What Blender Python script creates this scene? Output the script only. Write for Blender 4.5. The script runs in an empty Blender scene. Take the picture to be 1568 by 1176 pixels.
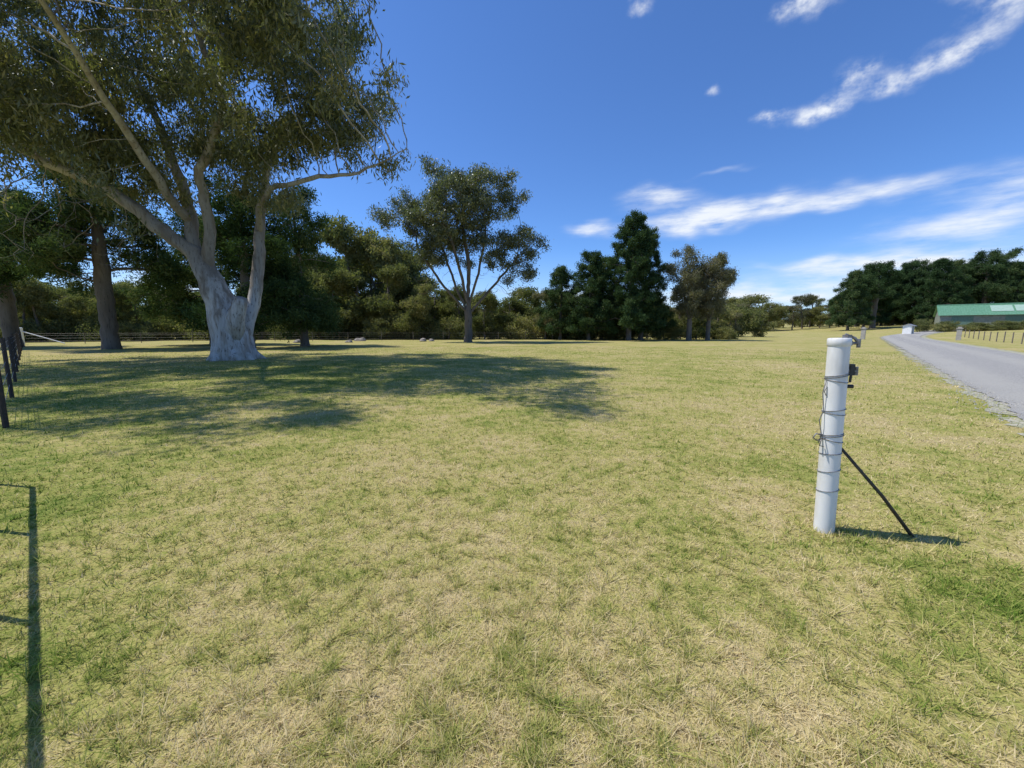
import bpy, math, numpy as np
from mathutils import Vector
from math import radians
rng=np.random.default_rng(7)
S=bpy.context.scene
S.view_settings.view_transform='Standard'
S.view_settings.look='None'
S.view_settings.exposure=0
# ---------------------------------------------------------------- camera
cam=bpy.data.cameras.new('camera'); co=bpy.data.objects.new('camera',cam); S.collection.objects.link(co)
cam.sensor_width=36; cam.lens=13.8; cam.clip_end=6000; cam.clip_start=.05
co.location=(0,0,1.5); co.rotation_euler=(radians(82.1),0,0)
S.camera=co
# ---------------------------------------------------------------- sun
SAZ=-79.6; SEL=60
sd=Vector((math.sin(radians(SAZ))*math.cos(radians(SEL)),math.cos(radians(SAZ))*math.cos(radians(SEL)),math.sin(radians(SEL))))
sl=bpy.data.lights.new('sun','SUN'); so=bpy.data.objects.new('sun',sl); S.collection.objects.link(so)
sl.energy=4.9; sl.angle=radians(.53); sl.color=(1,.95,.86)
so.rotation_euler=(-sd).to_track_quat('-Z','Y').to_euler(); so.location=(-30,10,40)
# ---------------------------------------------------------------- node helpers
class NT:
    def __init__(s,nt): s.nt=nt
    def n(s,t,**k):
        x=s.nt.nodes.new(t)
        for a,b in k.items(): setattr(x,a,b)
        return x
    def set(s,sock,v):
        if isinstance(v,bpy.types.NodeSocket): s.nt.links.new(v,sock)
        else: sock.default_value=v
    def m(s,op,a,b=0.,c=0.,clamp=False):
        x=s.n('ShaderNodeMath',operation=op); x.use_clamp=clamp
        s.set(x.inputs[0],a); s.set(x.inputs[1],b); s.set(x.inputs[2],c); return x.outputs[0]
    def ss(s,v,lo,hi,a=0.,b=1.):
        x=s.n('ShaderNodeMapRange',interpolation_type='SMOOTHSTEP')
        s.set(x.inputs[0],v); x.inputs[1].default_value=lo;x.inputs[2].default_value=hi;x.inputs[3].default_value=a;x.inputs[4].default_value=b
        return x.outputs[0]
    def noise(s,vec,scale,det=4,rough=.55):
        x=s.n('ShaderNodeTexNoise'); s.set(x.inputs['Vector'],vec); x.inputs['Scale'].default_value=scale
        x.inputs['Detail'].default_value=det; x.inputs['Roughness'].default_value=rough; return x.outputs[0]
    def mix(s,f,a,b,bt='MIX'):
        x=s.n('ShaderNodeMix',data_type='RGBA',blend_type=bt)
        s.set(x.inputs[0],f)
        for i,v in ((6,a),(7,b)):
            if not isinstance(v,bpy.types.NodeSocket): v=tuple(v)+((1,) if len(v)==3 else ())
            s.set(x.inputs[i],v)
        return x.outputs[2]
    def comb(s,x,y,z):
        c=s.n('ShaderNodeCombineXYZ'); s.set(c.inputs[0],x);s.set(c.inputs[1],y);s.set(c.inputs[2],z); return c.outputs[0]
    def sep(s,v):
        c=s.n('ShaderNodeSeparateXYZ'); s.set(c.inputs[0],v); return c.outputs
    def vmul(s,v,k):
        c=s.n('ShaderNodeVectorMath',operation='MULTIPLY'); s.set(c.inputs[0],v); c.inputs[1].default_value=k; return c.outputs[0]
    def vma(s,v,k,ad):
        c=s.n('ShaderNodeVectorMath',operation='MULTIPLY_ADD'); s.set(c.inputs[0],v); c.inputs[1].default_value=k; s.set(c.inputs[2],ad); return c.outputs[0]
    def dot(s,v):
        c=s.n('ShaderNodeVectorMath',operation='DOT_PRODUCT'); s.set(c.inputs[0],v); s.set(c.inputs[1],v); return c.outputs['Value']
# ---------------------------------------------------------------- world
W=bpy.data.worlds.new('World'); S.world=W; W.use_nodes=True
W.node_tree.nodes.clear(); t=NT(W.node_tree)
sky=t.n('ShaderNodeTexSky',sky_type='NISHITA'); sky.sun_disc=False
sky.sun_elevation=radians(SEL); sky.sun_rotation=radians(SAZ%360); sky.altitude=700; sky.air_density=1.0; sky.dust_density=.4; sky.ozone_density=2.5
tc=t.n('ShaderNodeTexCoord'); d=t.sep(tc.outputs['Generated'])
az=t.m('ARCTAN2',d[0],d[1]); el=t.m('ARCSINE',d[2])
AE=t.comb(az,el,0.)
w1=t.noise(t.vmul(AE,(1,2.2,1)),9,1); w2=t.noise(t.vmul(AE,(1.3,2,1)),11,1)
AW=t.vma(t.comb(w1,w2,0.),(.07,.035,0),t.vma(AE,(1,1,0),(-.035,-.0175,0)))
puffs=[(31.2,22.9,1.7,.75,1.1),(35.9,22.3,2.3,1.05,1.2),(38.6,24.6,1.9,1.2,.95),(41.4,22.9,2.1,.85,.8),(45.2,23.8,2.9,1.2,1.),(48.6,26.2,2.8,1.6,.8),
 (33.5,31.6,3.2,1.4,1.),(16.5,35.,1.6,1.1,.8),(51,29,4.,2.2,.75),(25.3,26.6,.9,.5,.75),(45,29,3,1.2,.5)]
streak=[(31,14.3,11,1.45,.9),(19.4,16.7,4.5,1.3,1.05),(24,13.1,6,1.4,1.2),(10.8,13.5,3.6,.95,1.),(40,13.6,8,.9,.8),(27,18.5,4.0,.35,.5),
 (48,9.6,8,1.6,1.0),(52,12.2,5,1.6,.8),(40,7.2,9,.9,.95),(46,6.0,9,1.0,1.),(32,4.2,17,1.7,1.1),(-40,4.8,5,1.8,1.1),(-25.5,6.6,3.,1.,1.),(6,4.8,9,1.3,.8)]
def masks(lst):
    acc=0.
    for a,e,ra,re,s in lst:
        ra,re,a,e=map(radians,(ra,re,a,e))
        g=t.m('POWER',.36788,t.dot(t.vma(AW,(1/ra,1/re,0),(-a/ra,-e/re,0))))
        acc=t.m('MULTIPLY_ADD',g,s,acc)
    return acc
np_=t.noise(t.vmul(AE,(1,1.4,1)),24,4,.62); ns=t.noise(t.vmul(AE,(1,4.2,1)),9,5,.6)
cp=t.ss(t.m('MULTIPLY',masks(puffs),t.m('MULTIPLY_ADD',np_,2.6,-.45)),.14,1.3)
cs=t.ss(t.m('MULTIPLY',masks(streak),t.m('MULTIPLY_ADD',ns,2.1,-.3)),.10,1.3)
cl=t.m('MULTIPLY',t.m('MAXIMUM',cp,cs),.93)
haze=t.ss(el,-.02,.20,.5,0.)
skyc=t.mix(1.,sky.outputs[0],(.68,1.0,1.46),'MULTIPLY')
skyc=t.mix(haze,skyc,(5.8,7.1,8.7))
final=t.mix(cl,skyc,(7.8,8.15,8.6))
bg=t.n('ShaderNodeBackground'); t.set(bg.inputs[0],final); bg.inputs[1].default_value=.12
wo=t.n('ShaderNodeOutputWorld'); W.node_tree.links.new(bg.outputs[0],wo.inputs[0])
# ---------------------------------------------------------------- materials
def mat(name):
    m=bpy.data.materials.new(name); m.use_nodes=True; m.node_tree.nodes.clear()
    t=NT(m.node_tree); o=t.n('ShaderNodeOutputMaterial'); return m,t,o
def simple(name,c1,c2,scale=8,rough=.6,metal=0,stretch=(1,1,1),bump=0.,lo=.35,hi=.65):
    m,t,o=mat(name); g=t.n('ShaderNodeNewGeometry'); v=t.vmul(g.outputs['Position'],stretch)
    n=t.noise(v,scale,4); c=t.mix(t.ss(n,lo,hi),c1,c2)
    p=t.n('ShaderNodeBsdfPrincipled'); t.set(p.inputs['Base Color'],c); p.inputs['Roughness'].default_value=rough; p.inputs['Metallic'].default_value=metal
    if bump:
        b=t.n('ShaderNodeBump'); b.inputs['Strength'].default_value=bump; b.inputs['Distance'].default_value=.03; t.set(b.inputs['Height'],n); t.set(p.inputs['Normal'],b.outputs[0])
    t.set(o.inputs[0],p.outputs[0]); return m
def patch(t,pos):
    """greenness 0..1 by world position"""
    P=t.vmul(pos,(1,1,0))
    a=t.noise(P,.22,1); b=t.noise(P,1.1,2,.6); c=t.noise(P,6.5,3,.7)
    g=t.m('MULTIPLY_ADD',a,.70,t.m('MULTIPLY_ADD',b,1.0,t.m('MULTIPLY_ADD',c,1.05,-1.02)))
    for bx,by,r,s in ((2.65,1.95,.5,.40),(2.3,2.65,.25,.12),(-6,4.6,2.6,.16),(-9,13,8,.26),(6,22,12,.06)):
        g=t.m('MULTIPLY_ADD',t.m('POWER',.36788,t.dot(t.vma(P,(1/r,1/r,0),(-bx/r,-by/r,0)))),s,g)
    return g,P
def ramp(t,f,stops):
    r=t.n('ShaderNodeValToRGB'); e=r.color_ramp.elements
    e[0].position=stops[0][0]; e[0].color=(*stops[0][1],1); e[1].position=stops[-1][0]; e[1].color=(*stops[-1][1],1)
    for p,c in stops[1:-1]:
        q=e.new(p); q.color=(*c,1)
    t.set(r.inputs[0],f); return r.outputs[0]
# ground
GM,t,o=mat('ground_grass')
g=t.n('ShaderNodeNewGeometry'); gr,P=patch(t,g.outputs['Position'])
fine=t.noise(P,38,3,.7)
f=t.m('ADD',gr,t.m('MULTIPLY',t.m('SUBTRACT',fine,.5),.7))
col=ramp(t,f,[(.08,(.44,.36,.18)),(.38,(.38,.34,.12)),(.60,(.26,.275,.07)),(.92,(.11,.165,.03))])
dk=t.ss(t.noise(P,60,2,.7),.34,.52,.55,1.); col=t.mix(1.,col,t.comb(dk,dk,dk),'MULTIPLY')
p=t.n('ShaderNodeBsdfPrincipled'); t.set(p.inputs['Base Color'],col); p.inputs['Roughness'].default_value=.95; p.inputs['Specular IOR Level'].default_value=.1
b=t.n('ShaderNodeBump'); b.inputs['Strength'].default_value=.5; b.inputs['Distance'].default_value=.03; t.set(b.inputs['Height'],fine); t.set(p.inputs['Normal'],b.outputs[0])
t.set(o.inputs[0],p.outputs[0])
# grass blades
BM,t,o=mat('grass_blades')
g=t.n('ShaderNodeNewGeometry'); gr,P=patch(t,g.outputs['Position'])
at=t.n('ShaderNodeAttribute',attribute_name='tint')
f=t.m('ADD',gr,t.m('MULTIPLY',t.m('SUBTRACT',at.outputs['Fac'],.5),1.0))
col=ramp(t,f,[(.02,(.72,.61,.37)),(.32,(.58,.505,.22)),(.56,(.38,.40,.11)),(.95,(.14,.23,.035))])
df=t.n('ShaderNodeBsdfDiffuse'); t.set(df.inputs[0],col); tr=t.n('ShaderNodeBsdfTranslucent'); t.set(tr.inputs[0],col)
mx=t.n('ShaderNodeMixShader'); mx.inputs[0].default_value=.32; t.set(mx.inputs[1],df.outputs[0]); t.set(mx.inputs[2],tr.outputs[0]); t.set(o.inputs[0],mx.outputs[0])
def leafmat(name,stops,tl=.35,gloss=.08):
    m,t,o=mat(name); at=t.n('ShaderNodeAttribute',attribute_name='tint'); oi=t.n('ShaderNodeObjectInfo')
    f=t.m('ADD',at.outputs['Fac'],t.m('MULTIPLY',t.m('SUBTRACT',oi.outputs['Random'],.5),.5))
    col=ramp(t,f,stops)
    df=t.n('ShaderNodeBsdfDiffuse'); t.set(df.inputs[0],col); tr=t.n('ShaderNodeBsdfTranslucent'); t.set(tr.inputs[0],t.mix(1.,col,(1.2,1.35,.6),'MULTIPLY'))
    mx=t.n('ShaderNodeMixShader'); mx.inputs[0].default_value=tl; t.set(mx.inputs[1],df.outputs[0]); t.set(mx.inputs[2],tr.outputs[0])
    fin=mx
    if gloss:
        gl=t.n('ShaderNodeBsdfGlossy'); gl.inputs['Roughness'].default_value=.4; gl.inputs[0].default_value=(.8,.85,.9,1)
        m2=t.n('ShaderNodeMixShader'); m2.inputs[0].default_value=gloss; t.set(m2.inputs[1],mx.outputs[0]); t.set(m2.inputs[2],gl.outputs[0]); fin=m2
    t.set(o.inputs[0],fin.outputs[0]); return m
LG=leafmat('gum_leaves',[(0,(.045,.06,.027)),(.5,(.11,.125,.055)),(.85,(.20,.205,.095)),(1,(.28,.25,.12))],.38,.06)
LG2=leafmat('bush_leaves',[(0,(.07,.09,.04)),(.35,(.15,.165,.07)),(.7,(.23,.23,.105)),(1,(.33,.29,.14))],.38,0)
LP=leafmat('pine_needles',[(0,(.022,.045,.02)),(.5,(.055,.095,.04)),(.9,(.10,.14,.055)),(1,(.14,.16,.07))],.2,0)
LS=leafmat('sparse_leaves',[(0,(.09,.10,.06)),(.5,(.18,.175,.11)),(1,(.28,.25,.17))],.3,0)
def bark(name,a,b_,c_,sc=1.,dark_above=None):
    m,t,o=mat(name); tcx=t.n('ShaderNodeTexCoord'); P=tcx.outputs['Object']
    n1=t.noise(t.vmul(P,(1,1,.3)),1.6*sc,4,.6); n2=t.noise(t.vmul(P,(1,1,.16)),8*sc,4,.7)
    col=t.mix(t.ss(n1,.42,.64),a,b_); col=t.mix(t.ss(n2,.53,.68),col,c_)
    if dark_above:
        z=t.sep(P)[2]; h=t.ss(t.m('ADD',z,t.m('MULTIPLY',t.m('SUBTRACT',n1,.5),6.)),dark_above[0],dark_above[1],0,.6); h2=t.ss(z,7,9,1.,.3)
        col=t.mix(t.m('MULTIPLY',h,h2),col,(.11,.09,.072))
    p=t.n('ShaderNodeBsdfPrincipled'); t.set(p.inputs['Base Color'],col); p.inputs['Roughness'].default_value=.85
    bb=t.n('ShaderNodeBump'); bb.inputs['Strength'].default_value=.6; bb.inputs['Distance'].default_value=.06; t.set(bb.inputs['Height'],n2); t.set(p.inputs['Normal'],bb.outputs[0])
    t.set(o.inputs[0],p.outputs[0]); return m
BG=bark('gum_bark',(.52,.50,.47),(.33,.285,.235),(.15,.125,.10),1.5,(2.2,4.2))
BD=bark('dark_bark',(.12,.10,.08),(.17,.145,.12),(.06,.05,.04))
BT=bark('tan_bark',(.17,.14,.11),(.12,.10,.08),(.06,.05,.04))
# ---------------------------------------------------------------- mesh accumulation
class Acc:
    def __init__(s): s.v=[];s.f=[];s.n=0
    def tube(s,pts,rad,sides=8,cap=True,rough=0.):
        pts=[np.array(p,float) for p in pts]; n=len(pts)
        if np.isscalar(rad): rad=[rad]*n
        ref=None; base=s.n; ang=np.arange(sides)*2*np.pi/sides
        for i,p in enumerate(pts):
            dd=pts[min(i+1,n-1)]-pts[max(i-1,0)]; dd=dd/(np.linalg.norm(dd)+1e-9)
            if ref is None:
                ref=np.cross(dd,(0,1,0.)) if abs(dd[1])<.9 else np.cross(dd,(1.,0,0))
            ref=ref-dd*ref.dot(dd); ref/=np.linalg.norm(ref)+1e-9
            bb=np.cross(dd,ref); r=rad[i]*np.ones(sides)
            if rough: r=r*(1+rough*(np.sin(ang*3+i*.35)*.5+np.sin(ang*5+1.7-i*.6)*.35+rng.normal(0,.25,sides)))
            s.v.append(p+r[:,None]*(np.cos(ang)[:,None]*ref+np.sin(ang)[:,None]*bb)); s.n+=sides
        for i in range(n-1):
            a=base+i*sides
            for k in range(sides):
                k2=(k+1)%sides; s.f.append((a+k,a+k2,a+sides+k2,a+sides+k))
        if cap:
            s.f.append(tuple(range(base+sides-1,base-1,-1))); s.f.append(tuple(range(base+(n-1)*sides,base+n*sides)))
    def box(s,c,sz,rz=0.):
        c=np.array(c,float); h=np.array(sz)/2; q=np.array([(x,y,z) for x in(-1,1) for y in(-1,1) for z in(-1,1)])*h
        cc,sn=math.cos(rz),math.sin(rz); q=np.stack([q[:,0]*cc-q[:,1]*sn,q[:,0]*sn+q[:,1]*cc,q[:,2]],1)+c
        b=s.n; s.v.append(q); s.n+=8
        for f in((0,1,3,2),(4,6,7,5),(0,4,5,1),(2,3,7,6),(0,2,6,4),(1,5,7,3)): s.f.append(tuple(b+i for i in f))
    def poly(s,vs):
        b=s.n; s.v.append(np.array(vs,float)); s.n+=len(vs); s.f.append(tuple(range(b,b+len(vs))))
    def mesh(s,name,mats,smooth=False):
        me=bpy.data.meshes.new(name); me.from_pydata(np.concatenate(s.v).tolist(),[],s.f)
        for m in mats: me.materials.append(m)
        if smooth: me.polygons.foreach_set('use_smooth',[True]*len(me.polygons))
        me.update(); return me
def obj(name,me,parent=None,loc=(0,0,0)):
    o=bpy.data.objects.new(name,me); S.collection.objects.link(o); o.location=loc
    if parent: o.parent=parent
    return o
def empty(name,loc=(0,0,0)):
    e=bpy.data.objects.new(name,None); e.empty_display_size=.3; e.location=loc; S.collection.objects.link(e); return e
# ---------------------------------------------------------------- terrain
def sst(x,a,b): 
    q=np.clip((x-a)/(b-a),0,1); return q*q*(3-2*q)
def H(x,y): return 3.2*sst(x,60,150)*sst(y,20,60)+ 6*sst(np.hypot(x,y),170,500)
rs=np.concatenate([[0],np.geomspace(.6,3000,120)]); na=220; A=np.arange(na)*2*np.pi/na
R_,A_=np.meshgrid(rs[1:],A,indexing='ij'); X=R_*np.sin(A_);Y=R_*np.cos(A_)
v=np.concatenate([[[0,0,0]],np.stack([X,Y,H(X,Y)],-1).reshape(-1,3)]); fs=[(0,1+(k+1)%na,1+k) for k in range(na)]
for i in range(len(rs)-2):
    a=1+i*na
    for k in range(na):
        k2=(k+1)%na; fs.append((a+k,a+k2,a+na+k2,a+na+k))
me=bpy.data.meshes.new('ground'); me.from_pydata(v.tolist(),[],fs); me.materials.append(GM); me.polygons.foreach_set('use_smooth',[True]*len(me.polygons)); me.update(); obj('ground',me)
# grass blades
def tri_mesh(name,V,nv,m,tint,quads=False):
    me=bpy.data.meshes.new(name); N=len(V)//nv
    me.vertices.add(len(V)); me.vertices.foreach_set('co',V.astype(np.float32).ravel())
    me.loops.add(len(V)); me.loops.foreach_set('vertex_index',np.arange(len(V),dtype=np.int32))
    me.polygons.add(N); me.polygons.foreach_set('loop_start',np.arange(N,dtype=np.int32)*nv)
    me.materials.append(m); a=me.attributes.new('tint','FLOAT','POINT'); a.data.foreach_set('value',np.repeat(tint,nv).astype(np.float32))
    me.update(calc_edges=True); return me
N=560000
r=np.exp(rng.uniform(math.log(.85),math.log(36),N)); a=rng.uniform(-1.13,1.13,N)
bx,by=r*np.sin(a),r*np.cos(a)
# tuft cells on a rotated, warped lattice so no rows show
q=.085; ux=bx*.83+by*.56+.07*np.sin(by*5.1); uy=-bx*.56+by*.83+.07*np.sin(bx*4.3)
jx=np.round(ux/q+rng.normal(0,.3,N)); jy=np.round(uy/q+rng.normal(0,.3,N))
hsh=np.sin(jx*127.1+jy*311.7)*43758.5; hsh-=np.floor(hsh); h2=np.sin(jx*269.5+jy*183.3)*43758.5; h2-=np.floor(h2)
mv=.45*(hsh>.4)*(r<12); dx_=((jx+(hsh-.5))*q-ux)*mv; dy_=((jy+(h2-.5))*q-uy)*mv; bx=bx+.83*dx_-.56*dy_; by=by+.56*dx_+.83*dy_
dirx,diry=.667,.745; pd=(bx-8.8)*diry-(by-6.6)*dirx
edge=rng.uniform(-.3,.28,N)*rng.random(N)
keep=~((pd>edge)&(pd<5.0-edge)); keep&=~((pd>-.45)&(pd<=edge)&(rng.random(N)<.55)); bx,by,r,hsh=bx[keep],by[keep],r[keep],hsh[keep]; N=len(bx)
ex=3000; e1=np.concatenate([rng.normal(2.40,.14,900),rng.normal(2.65,.33,ex-900)]); e2=np.concatenate([rng.normal(2.74,.12,900),rng.normal(1.95,.26,ex-900)])
bx=np.concatenate([bx,e1]);by=np.concatenate([by,e2]);r=np.concatenate([r,np.hypot(e1,e2)]);hsh=np.concatenate([hsh,rng.uniform(.5,1,ex)]);N=len(bx)
ht=rng.gamma(4,.0066,N)*(.45+.9*hsh**1.5)+.005; ht[-ex:]*=1.15
wd=.0019*np.maximum(1,(r/2.2))**.85*rng.uniform(.7,1.5,N); ln=ht*np.abs(rng.normal(1.2,.8,N)); ht=ht*np.where(rng.random(N)<.35,.3,1)
th=rng.uniform(0,2*np.pi,N); ph=th+rng.normal(np.pi/2,.5,N)
z=H(bx,by)
V=np.empty((N,3,3)); V[:,0]=np.stack([bx-np.cos(ph)*wd,by-np.sin(ph)*wd,z-.002],1); V[:,1]=np.stack([bx+np.cos(ph)*wd,by+np.sin(ph)*wd,z-.002],1)
V[:,2]=np.stack([bx+np.cos(th)*ln,by+np.sin(th)*ln,z+ht],1)
tint=np.clip(.38*hsh+.62*rng.random(N),0,1)
obj('lawn_grass',tri_mesh('lawn_grass',V.reshape(-1,3),3,BM,tint))
# ---------------------------------------------------------------- trees
def lobes_pts(lobes,ncl,per,sig,shell=.5):
    vol=np.array([l[3]*l[4]*l[5] for l in lobes])**.8; cnt=np.maximum(1,(vol/vol.sum()*ncl).astype(int)); out=[]
    for l,c in zip(lobes,cnt):
        u=rng.normal(size=(c,3)); u/=np.linalg.norm(u,axis=1)[:,None]; u*=(rng.uniform(0,1,c)**shell)[:,None]
        cc=np.array(l[:3])+u*np.array(l[3:6])
        out.append((cc[:,None]+rng.normal(0,sig,(c,per,3))*(1,1,.7)).reshape(-1,3))
    return np.concatenate(out)
def grow(seeds,att,step,kill,infl,maxit=130,jit=.2,up=0.,srad=None):
    pos=[];par=[];sr={}
    for si,path in enumerate(seeds):
        path=[np.array(p,float) for p in path]
        if not pos: prev=0; pos.append(path[0]); par.append(-1)
        else: prev=int(np.argmin([np.sum((p-path[0])**2) for p in pos]))
        cur=path[0]; first=len(pos)
        for p in path[1:]:
            L=np.linalg.norm(p-cur); k=max(1,int(round(L/step)))
            for i in range(1,k+1):
                q=cur+(p-cur)*i/k+rng.normal(0,.06*step,3); pos.append(q); par.append(prev); prev=len(pos)-1
            cur=p
        if srad:
            n_=len(pos)-first; rr=srad[si]
            for j in range(n_): sr[first+j]=float(np.interp(j/max(1,n_-1),np.linspace(0,1,len(rr)),rr))
            if si==0: sr[0]=rr[0]
    ch=[0]*len(pos)
    for q in par:
        if q>=0: ch[q]+=1
    P=np.array(pos); D=np.linalg.norm(att[:,None]-P[None],axis=2); ni=D.argmin(1); nd=D.min(1)
    keep=nd>kill; att,ni,nd=att[keep],ni[keep],nd[keep]
    for it in range(maxit):
        if len(att)==0: break
        act=nd<max(infl,nd.min()+.01); new=[]
        idx=np.unique(ni[act])
        vv=att[act]-np.array(pos)[ni[act]]; vv/=np.linalg.norm(vv,axis=1)[:,None]
        for i in idx:
            if ch[i]>=4: continue
            dd=vv[ni[act]==i].sum(0); nn=np.linalg.norm(dd)
            if nn<1e-6: continue
            dd=dd/nn+rng.normal(0,jit,3); dd[2]+=up; dd/=np.linalg.norm(dd)
            new.append(len(pos)); pos.append(pos[i]+dd*step); par.append(int(i)); ch.append(0); ch[i]+=1
        if not new: break
        NP=np.array([pos[i] for i in new]); D=np.linalg.norm(att[:,None]-NP[None],axis=2); m=D.min(1); am=D.argmin(1)
        bet=m<nd; nd=np.where(bet,m,nd); ni=np.where(bet,np.array(new)[am],ni)
        keep=nd>kill; att,ni,nd=att[keep],ni[keep],nd[keep]
    return np.array(pos),np.array(par),sr
def tree(name,seeds,lobes,R,leafmat_,barkmat,ncl=120,per=10,sig=.7,step=.5,kill=.6,infl=4,tip=.012,nleaf=30000,L=.28,Wd=.08,spread=.35,droop=.6,
         bare=None,flare=.35,minr=.0,maxit=130,extra=None,bare_att=None,lvl=3,jit=.2,up=0.,shell=.5,rough=.05,srad=None):
    att=lobes_pts(lobes,ncl,per,sig,shell)
    if bare_att is not None: att=np.concatenate([att,bare_att])
    P,par,sr=grow(seeds,att,step,kill,infl,maxit,jit,up,srad); n=len(P)
    cnt=np.zeros(n); level=np.zeros(n,int); kids=[[] for _ in range(n)]
    for i in range(n-1,-1,-1):
        if not kids[i]: cnt[i]=1
        if par[i]>=0:
            cnt[par[i]]+=cnt[i]; level[par[i]]=max(level[par[i]],level[i]+1); kids[par[i]].append(i)
    nexp=math.log(cnt[0])/math.log(R/tip); rad=tip*cnt**(1/nexp)
    for i,v_ in sr.items(): rad[i]=v_
    for i in range(1,n): rad[i]=min(rad[i],rad[par[i]])
    rad*=1+flare*np.exp(-np.maximum(P[:,2]-P[0,2],0)/(R*.9))
    acc=Acc(); stack=[(0,None)]
    while stack:
        i,p0=stack.pop(); pts=[];rr=[]
        if p0 is not None: pts.append(P[p0]); rr.append(rad[i])
        while True:
            pts.append(P[i]); rr.append(rad[i])
            if not kids[i]: break
            ks=sorted(kids[i],key=lambda k:-rad[k])
            for k in ks[1:]: stack.append((k,i))
            i=ks[0]
        rm=max(rr)
        if rm<minr: continue
        rr[-1]*=.4
        acc.tube(pts,rr,18 if rm>.4 else 9 if rm>.12 else 5 if rm>.04 else 3,cap=False,rough=rough if rm>.3 else 0)
    if extra: extra(acc)
    bv=np.concatenate(acc.v); bf=acc.f
    cand=np.where(level<=lvl)[0]
    if bare is not None: cand=cand[~bare(P[cand])]
    wt=rng.gamma(1.5,1,len(cand)); wt/=wt.sum()
    c=rng.choice(len(cand),nleaf,p=wt); node=cand[c]; ct=rng.random(len(cand))[c]
    C=P[node]+rng.normal(0,spread,(nleaf,3))*(1,1,.85)
    a=rng.normal(size=(nleaf,3)); a[:,2]-=droop; a/=np.linalg.norm(a,axis=1)[:,None]
    b=np.cross(a,rng.normal(size=(nleaf,3))); b/=np.linalg.norm(b,axis=1)[:,None]
    l=(L*rng.uniform(.6,1.4,nleaf))[:,None]/2; w=(Wd*rng.uniform(.6,1.4,nleaf))[:,None]/2
    LV=np.stack([C-a*l,C+b*w,C+a*l,C-b*w],1).reshape(-1,3)
    tint=np.clip(.5*ct+.5*rng.random(nleaf),0,1)
    nb=len(bv); V=np.concatenate([bv,LV]); 
    me=bpy.data.meshes.new(name); me.vertices.add(len(V)); me.vertices.foreach_set('co',V.astype(np.float32).ravel())
    bl=np.array([len(f) for f in bf]); li=np.concatenate([np.concatenate([np.array(f) for f in bf]),nb+np.arange(4*nleaf)]).astype(np.int32)
    tot=np.concatenate([bl,np.full(nleaf,4)]); st=np.concatenate([[0],np.cumsum(tot)[:-1]]).astype(np.int32)
    me.loops.add(len(li)); me.loops.foreach_set('vertex_index',li); me.polygons.add(len(tot)); me.polygons.foreach_set('loop_start',st)
    me.materials.append(barkmat); me.materials.append(leafmat_)
    me.polygons.foreach_set('material_index',np.concatenate([np.zeros(len(bf)),np.ones(nleaf)]).astype(np.int32))
    me.polygons.foreach_set('use_smooth',np.concatenate([np.ones(len(bf)),np.zeros(nleaf)]).astype(bool))
    at=me.attributes.new('tint','FLOAT','POINT'); at.data.foreach_set('value',np.concatenate([np.zeros(nb),np.repeat(tint,4)]).astype(np.float32))
    me.update(calc_edges=True)
    return me
# --- big gum
base=np.array((-14.3,20,0.))
def rel(l): return [tuple(np.array(p,float)-base) for p in l]
seeds=[rel([(-14.0,20,-.3),(-14.2,20,1.2),(-14.5,20,2.5),(-15.1,20,4.3),(-15.6,20,5.2)]),
 rel([(-15.6,20,5.2),(-16.6,19.6,6.1),(-17.7,19.3,7.2),(-18.9,19,8.1),(-20.5,18.5,8.8),(-24.2,17.5,11.)]),
 rel([(-15.6,20,5.2),(-15.9,20.4,7.2),(-16.9,20.8,10),(-17.4,21,11.5),(-18.5,21,14)]),
 rel([(-15.1,20,4.3),(-14.6,19.8,6.2),(-14.5,19.4,8.8),(-12.9,19,11),(-12.8,18.8,12.2),(-13.8,18.5,15)]),
 rel([(-13.9,20.3,1.0),(-13.5,20.9,2.8),(-13.3,21.2,4.6),(-13.2,21.5,7),(-12.4,21.5,10.5)]),
 rel([(-13.2,21.5,6.6),(-12.5,20.4,7.4),(-11.4,19.6,8.1),(-8.9,19.3,8.5),(-7.4,19.1,8.5),(-5.9,19,9.),(-4.7,18.9,9.6)]),
 rel([(-15.9,19.9,6.9),(-15.2,16,10),(-14,12.5,12)])]
srad=[[.88,.80,.68,.52,.42],[.32,.27,.22,.15,.07],[.30,.24,.17,.09],[.27,.20,.15,.09],[.36,.30,.26,.2,.12],[.15,.12,.10,.06,.03],[.2,.12,.06]]
lob=[(-17,20,15,8.5,8,6),(-9.3,19,12.4,3.9,4,3.2),(-24.5,19,12.3,5,7,5),(-11.2,18,10.8,4,4,2.2),(-13,11.3,13.0,7.5,4.8,3.4),(-7.0,17.0,11.4,2.7,3,2.4),(-19,19,10.4,6.5,5,2.6),(-11,18,17,5.5,5,4),(-22,14,11.8,6,4.5,4),(-11.5,21,8.8,2.4,2,1.4),(-22,17,9.4,5,3,2.),(-9,15,14.5,3.8,3.2,3)]
lob=[tuple(np.array(l[:3])-base)+l[3:] for l in lob]
ba=np.concatenate([np.stack([rng.uniform(-27,-16,200),rng.uniform(16,22,200),rng.uniform(4.6,8.4,200)],1),np.stack([rng.uniform(-9,-4.4,40),rng.uniform(18,20,40),rng.uniform(8.6,10.6,40)],1)])-base
def stub(acc):
    acc.tube(rel([(-13.9,19.75,1.0),(-13.55,19.5,2.0),(-13.2,19.4,2.7),(-13.05,19.35,3.0)]),[.5,.40,.30,.24],12,True,.12)
    for k in range(9):
        an=k*.7+.3; rr_=rng.uniform(.8,1.15); acc.tube([(math.cos(an)*.45+.25,math.sin(an)*.45,.8),(math.cos(an)*.85+.25,math.sin(an)*.85,.22),(math.cos(an)*1.35*rr_+.25,math.sin(an)*1.35*rr_,-.12)],[.3,.22,.07],8,True,.1)
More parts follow.
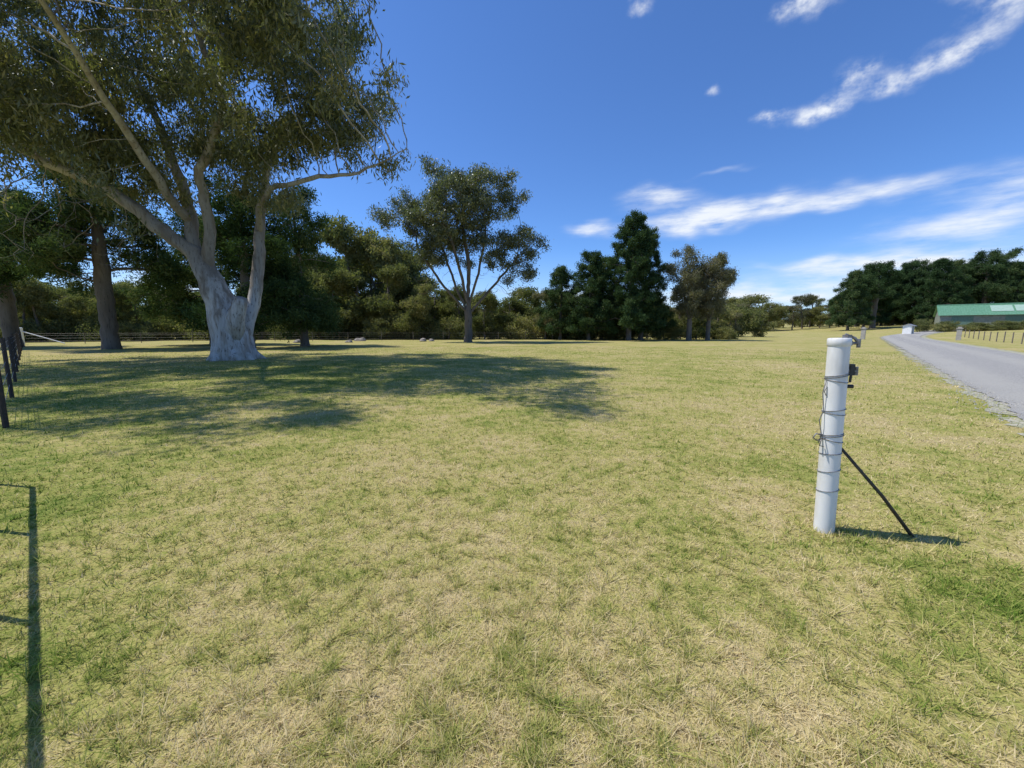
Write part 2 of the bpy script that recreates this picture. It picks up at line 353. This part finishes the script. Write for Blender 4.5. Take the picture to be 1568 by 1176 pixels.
me=tree('gum_tree',seeds,lob,.78,LG,BG,ncl=380,per=9,sig=.6,step=.45,kill=.5,infl=4,tip=.008,nleaf=225000,L=.28,Wd=.062,spread=.33,droop=1.5,
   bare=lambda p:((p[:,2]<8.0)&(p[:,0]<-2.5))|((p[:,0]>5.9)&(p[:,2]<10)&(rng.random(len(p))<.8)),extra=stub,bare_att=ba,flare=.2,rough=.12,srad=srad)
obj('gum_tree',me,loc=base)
# --- middle gum
ml=[(-1.5,0,16,5.4,5,4.4),(-6.8,0,14.6,3.4,3,2.8),(2.8,0,16.4,3.4,4,2.6),(6.9,0,11.3,2.6,3,2.1),(-5.2,0,10.9,2.8,3,1.8),(2.2,0,11.6,2.8,3,2),(-1.5,0,12.4,4,4,1.7),(5.4,0,8.2,2.2,2,.7),(-2,-3,14.5,4.4,2.5,3.4)]
mb=np.stack([rng.uniform(-6,6,160),rng.uniform(-3,3,160),rng.uniform(5.2,9.5,160)],1)
me=tree('mid',[[(0,0,-.2),(.05,0,2.5),(0,0,4.6)],[(0,0,3.6),(-1.6,.3,7),(-3.2,0,12)],[(0,0,4.6),(.2,0,9),(-.6,.2,14)],[(0,0,4.),(1.3,-.3,8),(2.2,-.6,12)],[(0,0,3.4),(-2.7,-.6,6.5),(-5.5,-.5,10.5)],[(0,0,3.2),(2.6,.5,6.2),(5.5,.4,9.5)],[(0,0,4.4),(-.9,-.8,9),(-2,-1.5,13)]],ml,.45,LG,BT,
  ncl=210,per=9,sig=.5,step=.5,kill=.5,infl=3.5,tip=.014,nleaf=74000,L=.30,Wd=.095,spread=.34,droop=1.,shell=.4,bare_att=mb,bare=lambda p:(p[:,2]<9.2)&~((p[:,0]>4)&(p[:,2]>7.2)))
obj('gum_tree',me,loc=(-5.3,48,0))
# --- pine variants: whorled branch tiers on a straight leader
def pine(name,h,w,n=34000,base_h=1.5,L=.36,pw=.62):
    lobs=[]
    k=int(h*1.15)
    for i in range(k):
        z=base_h+(h-base_h)*((i+.5)/k); f=1-(z-base_h)/(h-base_h); rr=w*(.13+.87*f**pw)
        nb=6; a0=rng.uniform(0,6.28)
        for j in range(nb):
            an=a0+j*6.283/nb+rng.normal(0,.2); q_=rr*rng.uniform(.6,1.15)
            lobs.append((math.cos(an)*q_*.85,math.sin(an)*q_*.85,z+q_*.12,q_*.22+.15,q_*.22+.15,.22)); lobs.append((math.cos(an)*q_*.45,math.sin(an)*q_*.45,z,q_*.2+.15,q_*.2+.15,.18))
    lobs.append((0,0,h-.5,.25,.25,.6))
    return tree(name,[[(0,0,-.2),(0.1,0,h*.5),(0,0,h*.98)]],lobs,.035*h*.5+.06,LP,BD,ncl=int(h*20),per=4,sig=.26,step=.45,kill=.42,infl=3,tip=.018,nleaf=n,L=L,Wd=.07,spread=.24,droop=-.7,up=.1,shell=.6)
P1=pine('pine_a',16.6,5.0,72000); P2=pine('pine_b',12,4.2,40000,.8); P3=pine('pine_c',10.5,4.2,34000,1.)
obj('pine_tree',P1,loc=(16.2,55,0))
o=obj('pine_tree',P2,loc=(11,57,0)); o=obj('pine_tree',P3,loc=(7.2,59,0)); o.rotation_euler[2]=1
o=obj('pine_tree',P1,loc=(18.6,57,0)); o.rotation_euler[2]=2.; o.scale=(.85,.85,.93)
o=obj('pine_tree',P3,loc=(13.6,60,0)); o.rotation_euler[2]=3.; o.scale=(1,1,1.15)
# sparse gum right of pines
me=tree('sp',[[(0,0,-.2),(0,0,3.)],[(0,0,2.4),(-1.3,0,7)],[(0,0,2.8),(1.4,0,7)],[(0,0,3.),(0,0,8)]],[(-.6,0,9.2,3.1,2.6,3.2),(2.0,0,8.0,2.8,2.6,3.2),(.3,0,5.8,3.6,2.4,2.2)],.34,LS,BT,ncl=120,per=8,sig=.5,step=.45,kill=.45,infl=3,tip=.016,nleaf=34000,L=.26,Wd=.08,spread=.3)
obj('gum_tree',me,loc=(24.6,55,0)); o=obj('gum_tree',me,loc=(27.7,56,0)); o.rotation_euler[2]=2.2; o.scale=(.85,.85,.9)
# dark conifers at left
def darkt(name,h,w,tr=.4,b=3.,n=52000):
    lobs=[]
    for i in range(26):
        z=rng.uniform(b,h); f=math.sin(math.pi*min(1,(z-b)/(h-b)*.75+.22)); an=rng.uniform(0,6.28); rr=w*f*rng.uniform(.3,.85)
        lobs.append((math.cos(an)*rr,math.sin(an)*rr,z,w*.3,w*.3,.7))
    return tree(name,[[(0,0,-.2),(0,0,b),(.2,0,h*.8)]],lobs,tr,LP,BD,ncl=180,per=7,sig=.5,step=.5,kill=.5,infl=3.5,tip=.018,nleaf=n,L=.32,Wd=.075,spread=.32,droop=.2)
D1=darkt('dark_a',12.5,6.,.5,3.2); D2=darkt('dark_b',12.2,4.2,.38,1.8,42000)
obj('pine_tree',D1,loc=(-31,30.5,0))
o=obj('pine_tree',D2,loc=(-21.3,32,0)); o.rotation_euler[2]=.5
o=obj('pine_tree',D1,loc=(-43,34,0)); o.rotation_euler[2]=2
o=obj('pine_tree',D2,loc=(-18.9,36,0)); o.rotation_euler[2]=2.5; o.scale=(.9,.9,1.05)
o=obj('pine_tree',D2,loc=(-30,40,0)); o.rotation_euler[2]=4.; o.scale=(1.2,1.2,1.)
# ---------------------------------------------------------------- background bush
def bush(name,h,w,b,n,m=LG2,bk=BT,L=.32,Wd=.12,nl=12):
    lobs=[]
    for i in range(nl):
        z=rng.uniform(b,h*.93); f=math.sin(math.pi*min(1,(z-b)/(h-b)*.7+.2)); an=rng.uniform(0,6.28); rr=w*f*rng.uniform(.2,.9)
        lobs.append((math.cos(an)*rr,math.sin(an)*rr,z,w*.34,w*.34,h*.07))
    return tree(name,[[(0,0,-.2),(.1,.1,h*.3),(rng.normal(0,.5),0,h*.7)]],lobs,.03*h*.5+.05,m,bk,ncl=75,per=7,sig=.45,step=.6,kill=.6,infl=4,tip=.02,nleaf=n,L=L,Wd=Wd,spread=.32,droop=.6,minr=.025)
BV=[bush('bush_a',12,3.8,3,16000),bush('bush_b',10,3.4,2.5,13000,nl=9),bush('bush_c',11,3.2,4.2,11500,nl=9),bush('bush_d',8,3.2,.6,12000),bush('bush_e',12,3.6,4.5,10000,LS)]
BH=[12,10,11,8,12]
US=[bush('shrub_a',3.6,2.4,.2,8000,L=.26,Wd=.10),bush('shrub_b',2.6,2.2,.1,7000,L=.26,Wd=.10)]
tl=empty('background_tree_line')
def put(me,x,y,s,sz=None,par=tl,name='tree'):
    o=obj(name,me,par,(x,y,float(H(np.array(x),np.array(y)))-.05)); o.scale=(s,s,sz or s); o.rotation_euler[2]=rng.uniform(0,6.28); return o
def topfac(u):
    xs=[-1.6,-1.2,-.9,-.75,-.6,-.52,-.42,-.30,-.22,-.17,0,.1,.3,.5,.56]; hs=[11,11,9.5,8.2,9.5,13.,16.,15.,13,8.8,8.4,8.0,8.2,7,5]
    return np.interp(u,xs,hs)
for row,(y0,dens) in enumerate(((62,.062),(70,.06),(82,.07))):
    u=-1.5
    while u<.53:
        u+=dens*rng.uniform(.5,1.5); y=y0+rng.uniform(-2.5,2.5)
        if u<-.55: y-= (abs(u)-.55)*18
        k=rng.integers(5); bh=BH[k]; hh=topfac(u)*y/61*(1 if row else .88)*rng.uniform(.74,1.06)*(1 if row<2 else .85)
        put(BV[k],u*y,y,hh/bh*rng.uniform(.85,1.1),hh/bh)
u=-1.5
while u<.53:
    u+=.05*rng.uniform(.6,1.4); y=60.5+rng.uniform(-1.5,3)
    if u<-.55: y-=(abs(u)-.55)*18
    put(US[rng.integers(2)],u*y,y,rng.uniform(.6,1.3),name='shrub')
u=-1.5
while u<.53:
    u+=.035; y=84; put(US[0],u*y,y,1.6,name='shrub')
# far right trees
dl=empty('distant_tree_line')
u=.50
while u<.98:
    u+=.019*rng.uniform(.5,1.6); y=rng.uniform(130,175); k=rng.integers(5); bh=BH[k]
    hh=np.interp(u,[.5,.62,.72,.8,.86,.98],[11,15,13,11.5,15,17])*rng.uniform(.6,1.1); put(BV[k],u*y,y,hh/bh*1.25,hh/bh,dl)
u=.82
while u<1.6:
    u+=.024*rng.uniform(.5,1.5); y=rng.uniform(115,140); hh=np.interp(u,[.8,.86,.9,1.3,1.6],[9,17,20,19,20])*rng.uniform(.8,1.1)
    k=rng.random()
    if k<.45: put(D1 if rng.random()<.6 else D2,u*y,y,hh/12.4*.95,hh/12.4,dl)
    elif k<.8: put(P2,u*y,y,hh/12*.95,hh/12,dl)
    else: put(BV[rng.integers(4)],u*y,y,1.3,None,dl)
u=.5
while u<1.6:
    u+=.03*rng.uniform(.5,1.5); y=165 if u<.9 else 140; put(US[0],u*y+rng.normal(),y+rng.normal(),rng.uniform(.8,1.8),None,dl,'shrub')
# ---------------------------------------------------------------- distant hills
ac=Acc(); hm=simple('hill_forest',(.10,.15,.17),(.15,.19,.19),.01,1.)
az_=np.radians(np.linspace(-70,80,90)); prof=1400*np.tan(np.radians(1.6+.9*np.sin(az_*5)+.5*np.sin(az_*13+1)))
for i in range(89):
    p=[(1500*math.sin(a),1500*math.cos(a)) for a in (az_[i],az_[i+1])]; q=[(1900*math.sin(a),1900*math.cos(a)) for a in (az_[i],az_[i+1])]
    ac.poly([(*p[0],0),(*p[1],0),(*q[1],prof[i+1]),(*q[0],prof[i])])
obj('distant_hills',ac.mesh('distant_hills',[hm],True))
# ---------------------------------------------------------------- road
rm,t,o=mat('road_gravel_seal'); g=t.n('ShaderNodeNewGeometry'); Pp=g.outputs['Position']; xy=t.sep(Pp)
ac_=t.m('SUBTRACT',t.m('MULTIPLY',t.m('SUBTRACT',xy[0],8.8),diry),t.m('MULTIPLY',t.m('SUBTRACT',xy[1],6.6),dirx))
n1=t.noise(Pp,32,5,.85); n2=t.noise(Pp,.7,5,.65); wh=t.m('SINE',t.m('MULTIPLY',ac_,2.55)); wf=t.m('ADD',t.m('MULTIPLY',wh,.35),n2)
c=t.mix(t.ss(n1,.34,.62),(.12,.12,.118),(.42,.41,.385)); c=t.mix(t.ss(wf,.3,.95,0,.55),c,(.37,.36,.325))
p=t.n('ShaderNodeBsdfPrincipled'); t.set(p.inputs['Base Color'],c); p.inputs['Roughness'].default_value=.95; p.inputs['Specular IOR Level'].default_value=.1
b=t.n('ShaderNodeBump'); b.inputs['Strength'].default_value=.6; b.inputs['Distance'].default_value=.015; t.set(b.inputs['Height'],n1); t.set(p.inputs['Normal'],b.outputs[0]); t.set(o.inputs[0],p.outputs[0])
def strip(name,off0,off1,m,lift,ragged=0.,s0=-14,s1=150):
    ac=Acc(); ss_=np.arange(s0,s1,.35); vs=[]
    for s in ss_:
        j0,j1=rng.normal(0,ragged,2)
        for k in range(5):
            oo=(off0+j0)+((off1+j1)-(off0+j0))*k/4
            bend=max(0,s-85)**2*.006
            x=8.8+dirx*s+diry*(oo+bend); y=6.6+diry*s-dirx*(oo+bend)
            vs.append((x,y,float(H(np.array(x),np.array(y)))+lift*(1+max(0,s-5)*.02)+(.03 if k in(1,2,3) and lift>.02 else 0)))
    ac.v.append(np.array(vs)); 
    for i in range(len(ss_)-1):
        for k in range(4): a=i*5+k; ac.f.append((a,a+1,a+6,a+5))
    return obj(name,ac.mesh(name,[m],True))
vm=simple('road_verge_gravel',(.42,.39,.31),(.25,.26,.14),9,.95,bump=.3,lo=.42,hi=.58)
strip('road_verge',-.25,5.6,vm,.008,.13); strip('road',0,4.9,rm,.022,.07)
ns_=2600; s=rng.uniform(-1,26,ns_); off=np.where(rng.random(ns_)<.75,rng.normal(-.05,.22,ns_),rng.normal(4.95,.2,ns_)); ac=Acc()
for i in range(ns_):
    x=8.8+dirx*s[i]+diry*off[i]; y=6.6+diry*s[i]-dirx*off[i]; r_=rng.uniform(.008,.022); an=rng.uniform(0,6.28)
    pts=[(r_*math.cos(an+k*1.571)*rng.uniform(.7,1.2),r_*math.sin(an+k*1.571)*rng.uniform(.7,1.2),.0) for k in range(4)]
    ac.v.append(np.array([(x+a_,y+b_,.025) for a_,b_,_ in pts]+[(x,y,.03+r_*.9)])); n0=ac.n; ac.n+=5
    for k in range(4): ac.f.append((n0+k,n0+(k+1)%4,n0+4))
obj('roadside_gravel',ac.mesh('roadside_gravel',[simple('gravel_stone',(.45,.43,.38),(.25,.24,.22),30,.9)]))
# ---------------------------------------------------------------- fences
dark=simple('dark_steel_picket',(.035,.032,.03),(.07,.05,.04),20,.7,.3); wirem=simple('fence_wire',(.3,.3,.3),(.2,.18,.16),30,.5,.8)
wood=simple('weathered_wood',(.22,.19,.16),(.12,.1,.085),20,.85,stretch=(1,1,.1)); white=simple('white_paint',(.8,.8,.78),(.66,.65,.61),4,.45,lo=.45,hi=.8)
def fence(name,pts,h,r,pm,sp,wires,wr=.004,sq=False):
    e=empty(name); a=Acc(); w=Acc()
    for i in range(len(pts)-1):
        p,q=np.array(pts[i],float),np.array(pts[i+1],float); L=np.linalg.norm(q-p); k=max(1,int(L/sp)); tops=[]
        for j in range(k+1):
            c=p+(q-p)*j/k; z=float(H(c[0],c[1])); tl_=rng.normal(0,.015,2)
            tops.append((c,z)); a.tube([(c[0],c[1],z-.2),(c[0]+tl_[0],c[1]+tl_[1],z+h*rng.uniform(.96,1.04))],r,6)
        for hh in wires:
            for (c,z),(c2,z2) in zip(tops[:-1],tops[1:]):
                m=(c+c2)/2; w.tube([(c[0],c[1],z+hh),(m[0],m[1],(z+z2)/2+hh-.012),(c2[0],c2[1],z2+hh)],wr,4,False)
    obj('posts',a.mesh('posts',[pm]),e); obj('wires',w.mesh('wires',[wirem]),e); return e
fd=np.array((-.775,.632)); f0=np.array((-7.80,5.9)); fend=f0+fd*55
fence('wire_fence',[f0,fend],1.3,.036,dark,4.1,(.3,.55,.8,1.05,1.2),.004)
fence('wire_fence',[fend,(-38,47),(-10,57.5),(18,60)],1.2,.035,wood,4.,(.3,.6,.9,1.1),.004)
rp=lambda s,o_:(8.8+dirx*s+diry*o_,6.6+diry*s-dirx*o_)
fence('roadside_fence',[rp(12,10),rp(95,10)],1.25,.05,wood,3.6,(.35,.65,.95,1.15),.004)
e=empty('fence_corner_post',(fend[0],fend[1],0)); a=Acc(); a.tube([(0,0,-.2),(0,0,1.65),(0,0,1.72)],[.16,.16,.1],12); a.tube([(.1,.05,1.3),(3.2,1.,.05)],.05,8); obj('post',a.mesh('post',[white],False),e)
# pipe gate at left (beside the photographer)
e=empty('farm_gate'); a=Acc(); g0=np.array((-5.10,3.68)); g1=g0-fd*4.2+np.array((-.02,-.01))
for hh in(.12,.9): a.tube([(*g0,hh),(*g1,hh)],.02,10)
for k in(0,.33,.66,1): c=g0+(g1-g0)*k; a.tube([(*c,.12),(*c,.9)],.018,10)
obj('frame',a.mesh('frame',[simple('galvanised_pipe',(.4,.4,.4),(.3,.3,.3),12,.4,.8)],True),e)
# ---------------------------------------------------------------- white gate post
e=empty('gate_post',(2.35,2.78,0)); top=np.array((-.045,.0,1.44))
def pp(h,ang=0.,r_=0.): return (top[0]*h/1.44+math.cos(ang)*r_, top[1]*h/1.44+math.sin(ang)*r_, h)
a=Acc(); R0=.064
a.tube([pp(-.2),pp(.3),pp(.7),pp(1.1),pp(1.40)],R0,40,False); a.tube([pp(1.385),pp(1.39),pp(1.435),pp(1.44)],[R0,R0+.005,R0+.005,R0+.001],40,False)
a.tube([pp(1.44),pp(1.441),pp(1.40),pp(1.398)],[R0+.001,R0-.008,R0-.009,.001],40,False)
pm=simple('post_white_paint',(.78,.78,.77),(.50,.485,.45),6,.4,stretch=(1,1,.35),lo=.42,hi=.78,bump=.05)
obj('post_tube',a.mesh('post_tube',[pm],True),e)
a=Acc()
def ring(h,tilt=.0,r=.003,turns=1,pitch=.006):
    pts=[]
    for k in range(int(28*turns)+1):
        an=k*2*math.pi/28; pts.append((top[0]*h/1.44+math.cos(an)*(R0+.003),math.sin(an)*(R0+.003),h+tilt*math.cos(an+.6)+pitch*k/28))
    a.tube(pts,r,6,True)
for h,ti,tu in((1.16,.012,2),(1.13,-.012,1),(.92,.01,1),(.895,-.008,1),(.73,.008,2),(.70,-.014,1),(.60,.006,1),(.47,.014,1),(.32,.01,1)): ring(h,ti,.0028,tu,.012)
sd_=math.pi*1.0
a.tube([pp(1.14,sd_,R0+.006),pp(1.05,sd_,R0+.024),pp(.92,sd_,R0+.008),pp(.85,sd_,R0+.034),pp(.74,sd_,R0+.01),pp(.68,sd_,R0+.028)],.0035,6)
a.tube([pp(.74,sd_,R0),pp(.75,sd_,R0+.05),pp(.72,sd_,R0+.07),pp(.70,sd_,R0+.04),pp(.71,sd_,R0)],.005,6)
a.tube([pp(.72,sd_+.3,R0),pp(.71,sd_+.3,R0+.04),pp(.67,sd_+.3,R0+.05),pp(.66,sd_+.3,R0+.01)],.004,6)
a.tube([pp(1.10,sd_+.1,R0+.004),pp(1.06,sd_+.1,R0+.02),pp(1.03,sd_+.1,R0+.004)],.003,6)
obj('tie_wires',a.mesh('tie_wires',[simple('galvanised_wire',(.26,.26,.26),(.14,.12,.10),40,.5,.3)],True),e)
a=Acc()
for h in(1.405,1.21):
    a.tube([pp(h,-.2,R0-.01),pp(h,-.2,R0+.05)],.010,10); a.tube([pp(h-.03,-.2,R0+.055),pp(h+.03,-.2,R0+.055)],.012,12); a.tube([pp(h,-.2,R0+.0),pp(h,-.2,R0+.012)],.021,6)
a.tube([pp(1.465,-.2,R0-.03),pp(1.44,-.2,R0+.03),pp(1.41,-.2,R0+.05)],.010,8)
a.box(pp(1.452,-.3,R0-.02),(.045,.035,.025),.3)
obj('hinge_gudgeon',a.mesh('hinge_gudgeon',[simple('hinge_steel',(.30,.30,.31),(.17,.15,.13),30,.45,.5)],False),e)
a=Acc(); a.tube([pp(1.10,-.25,R0-.005),pp(1.10,-.25,R0+.04)],.014,10); a.box(pp(1.22,-.3,R0+.022),(.026,.03,.08),-.3); a.tube([pp(1.13,-.25,R0+.02),pp(1.26,-.25,R0+.028)],.008,8)
obj('insulator',a.mesh('insulator',[simple('black_plastic',(.02,.02,.02),(.035,.035,.035),30,.4)],False),e)
a=Acc(); a.tube([pp(.66,-.2,R0-.01),(.36,-.05,.29),(.62,-.09,-.05)],[.010,.012,.013],10)  # thin dark rod slanting from the side of the post down to the grass
obj('slanting_rod',a.mesh('slanting_rod',[simple('dark_rod',(.09,.08,.055),(.05,.045,.035),30,.7,.2)],True),e)
# ---------------------------------------------------------------- shed with green roof
def place_h(x,y): return float(H(np.array(x),np.array(y)))
bx0,by0=113.,90.; e=empty('green_roof_shed',(bx0,by0,place_h(bx0,by0))); e.rotation_euler[2]=radians(-42)
Lh,Dh,eh,rh=11.5,5,2.9,5.2
gm=simple('green_roof_sheet',(.10,.24,.14),(.14,.30,.19),3,.5,.1,bump=.05); cw=simple('shed_cream_wall',(.24,.26,.22),(.18,.2,.17),2,.7); sk=simple('roof_light_sheet',(.34,.46,.38),(.28,.40,.32),2,.5)
a=Acc(); a.box((0,0,eh/2-.3),(Lh*2,Dh*2,eh+.6)); 
for sx in(-1,1): a.poly([(sx*Lh,-Dh,eh),(sx*Lh,Dh,eh),(sx*Lh,0,rh)])
obj('walls',a.mesh('walls',[cw]),e)
a=Acc()
for sy in(-1,1):
    y1,z1=sy*(Dh+.5),eh-.18
    a.poly([(-Lh-.4,0,rh+.06),(Lh+.4,0,rh+.06),(Lh+.4,y1,z1),(-Lh-.4,y1,z1)])
    for k in range(60):
        x=-Lh-.3+k*(2*Lh+.6)/59; a.tube([(x,0,rh+.08),(x,y1,z1+.02)],.03,4,False)
a.tube([(-Lh-.4,0,rh+.1),(Lh+.4,0,rh+.1)],.14,8)
obj('roof',a.mesh('roof',[gm]),e)
a=Acc()
for x in(-2,1.5,5,8.5):
    f0_=.15;f1_=.7; zz=lambda f:rh+.14+(eh-.18-rh-.06)*f
    a.poly([(x-1.6,-(Dh+.5)*f0_,zz(f0_)),(x+1.6,-(Dh+.5)*f0_,zz(f0_)),(x+1.6,-(Dh+.5)*f1_,zz(f1_)),(x-1.6,-(Dh+.5)*f1_,zz(f1_))])
obj('roof_lights',a.mesh('roof_lights',[sk]),e)
a=Acc()
for x in(-8,0,8): a.box((x,-Dh-.03,1.3),(3.4,.06,2.5))
obj('doors',a.mesh('doors',[simple('shed_door',(.12,.2,.15),(.1,.16,.12),3,.6)]),e)
hedge=empty('hedge')
for k in range(22):
    x=92+k*1.5; y=88.5-k*1.2+rng.normal(0,.6); put(US[k%2],x,y,rng.uniform(.6,.9),rng.uniform(.4,.75),hedge,'shrub')
def house(name,x,y,rz,L_,D_,hh,rr,wm,rfm):
    e=empty(name,(x,y,place_h(x,y))); e.rotation_euler[2]=rz; a=Acc(); a.box((0,0,hh/2-.2),(L_,D_,hh+.4))
    for sx in(-1,1): a.poly([(sx*L_/2,-D_/2,hh),(sx*L_/2,D_/2,hh),(sx*L_/2,0,rr)])
    obj('walls',a.mesh('walls',[wm]),e); a=Acc()
    for sy in(-1,1): a.poly([(-L_/2-.3,0,rr+.05),(L_/2+.3,0,rr+.05),(L_/2+.3,sy*(D_/2+.4),hh-.12),(-L_/2-.3,sy*(D_/2+.4),hh-.12)])
    obj('roof',a.mesh('roof',[rfm]),e); a=Acc()
    a.box((0,-D_/2-.02,.95),(L_*.4,.05,1.5)); obj('door',a.mesh('door',[simple('door_grey',(.3,.3,.3),(.25,.25,.25),2,.5)]),e)
house('pump_shed',83,83,.5,1.4,1.4,1.8,2.1,white,simple('zinc_roof',(.45,.45,.45),(.38,.38,.38),3,.4,.5))
for i,(x,y) in enumerate((rp(70,-2.5),rp(72,7.5))):
    e=empty('gateway_pillar',(x,y,place_h(x,y))); a=Acc(); a.box((0,0,.8),(.5,.5,1.6),.7); a.box((0,0,1.66),(.66,.66,.12),.7); a.box((0,0,1.8),(.36,.36,.16),.7); obj('pillar',a.mesh('pillar',[simple('pillar_stone',(.42,.4,.37),(.34,.32,.29),5,.8)]),e)
rk=simple('rock_grey',(.32,.29,.26),(.2,.18,.16),5,.9,bump=.4)
import bmesh
for x,y,s in((-20,52,.45),(-11.3,50,.4),(-10.4,51,.3),(-24.5,45,.35),(-19,46,.3)):
    bm=bmesh.new(); bmesh.ops.create_icosphere(bm,subdivisions=3,radius=s)
    for vv in bm.verts:
        c=vv.co; k=1+.22*math.sin(c.x*7/s*.5+x)+.15*math.sin(c.y*9/s*.5+y)+.1*math.cos(c.z*8/s); vv.co=Vector((c.x*1.3*k,c.y*k,c.z*.7*k))
    me=bpy.data.meshes.new('rock'); bm.to_mesh(me); bm.free(); me.materials.append(rk); obj('rock',me,loc=(x,y,s*.2))
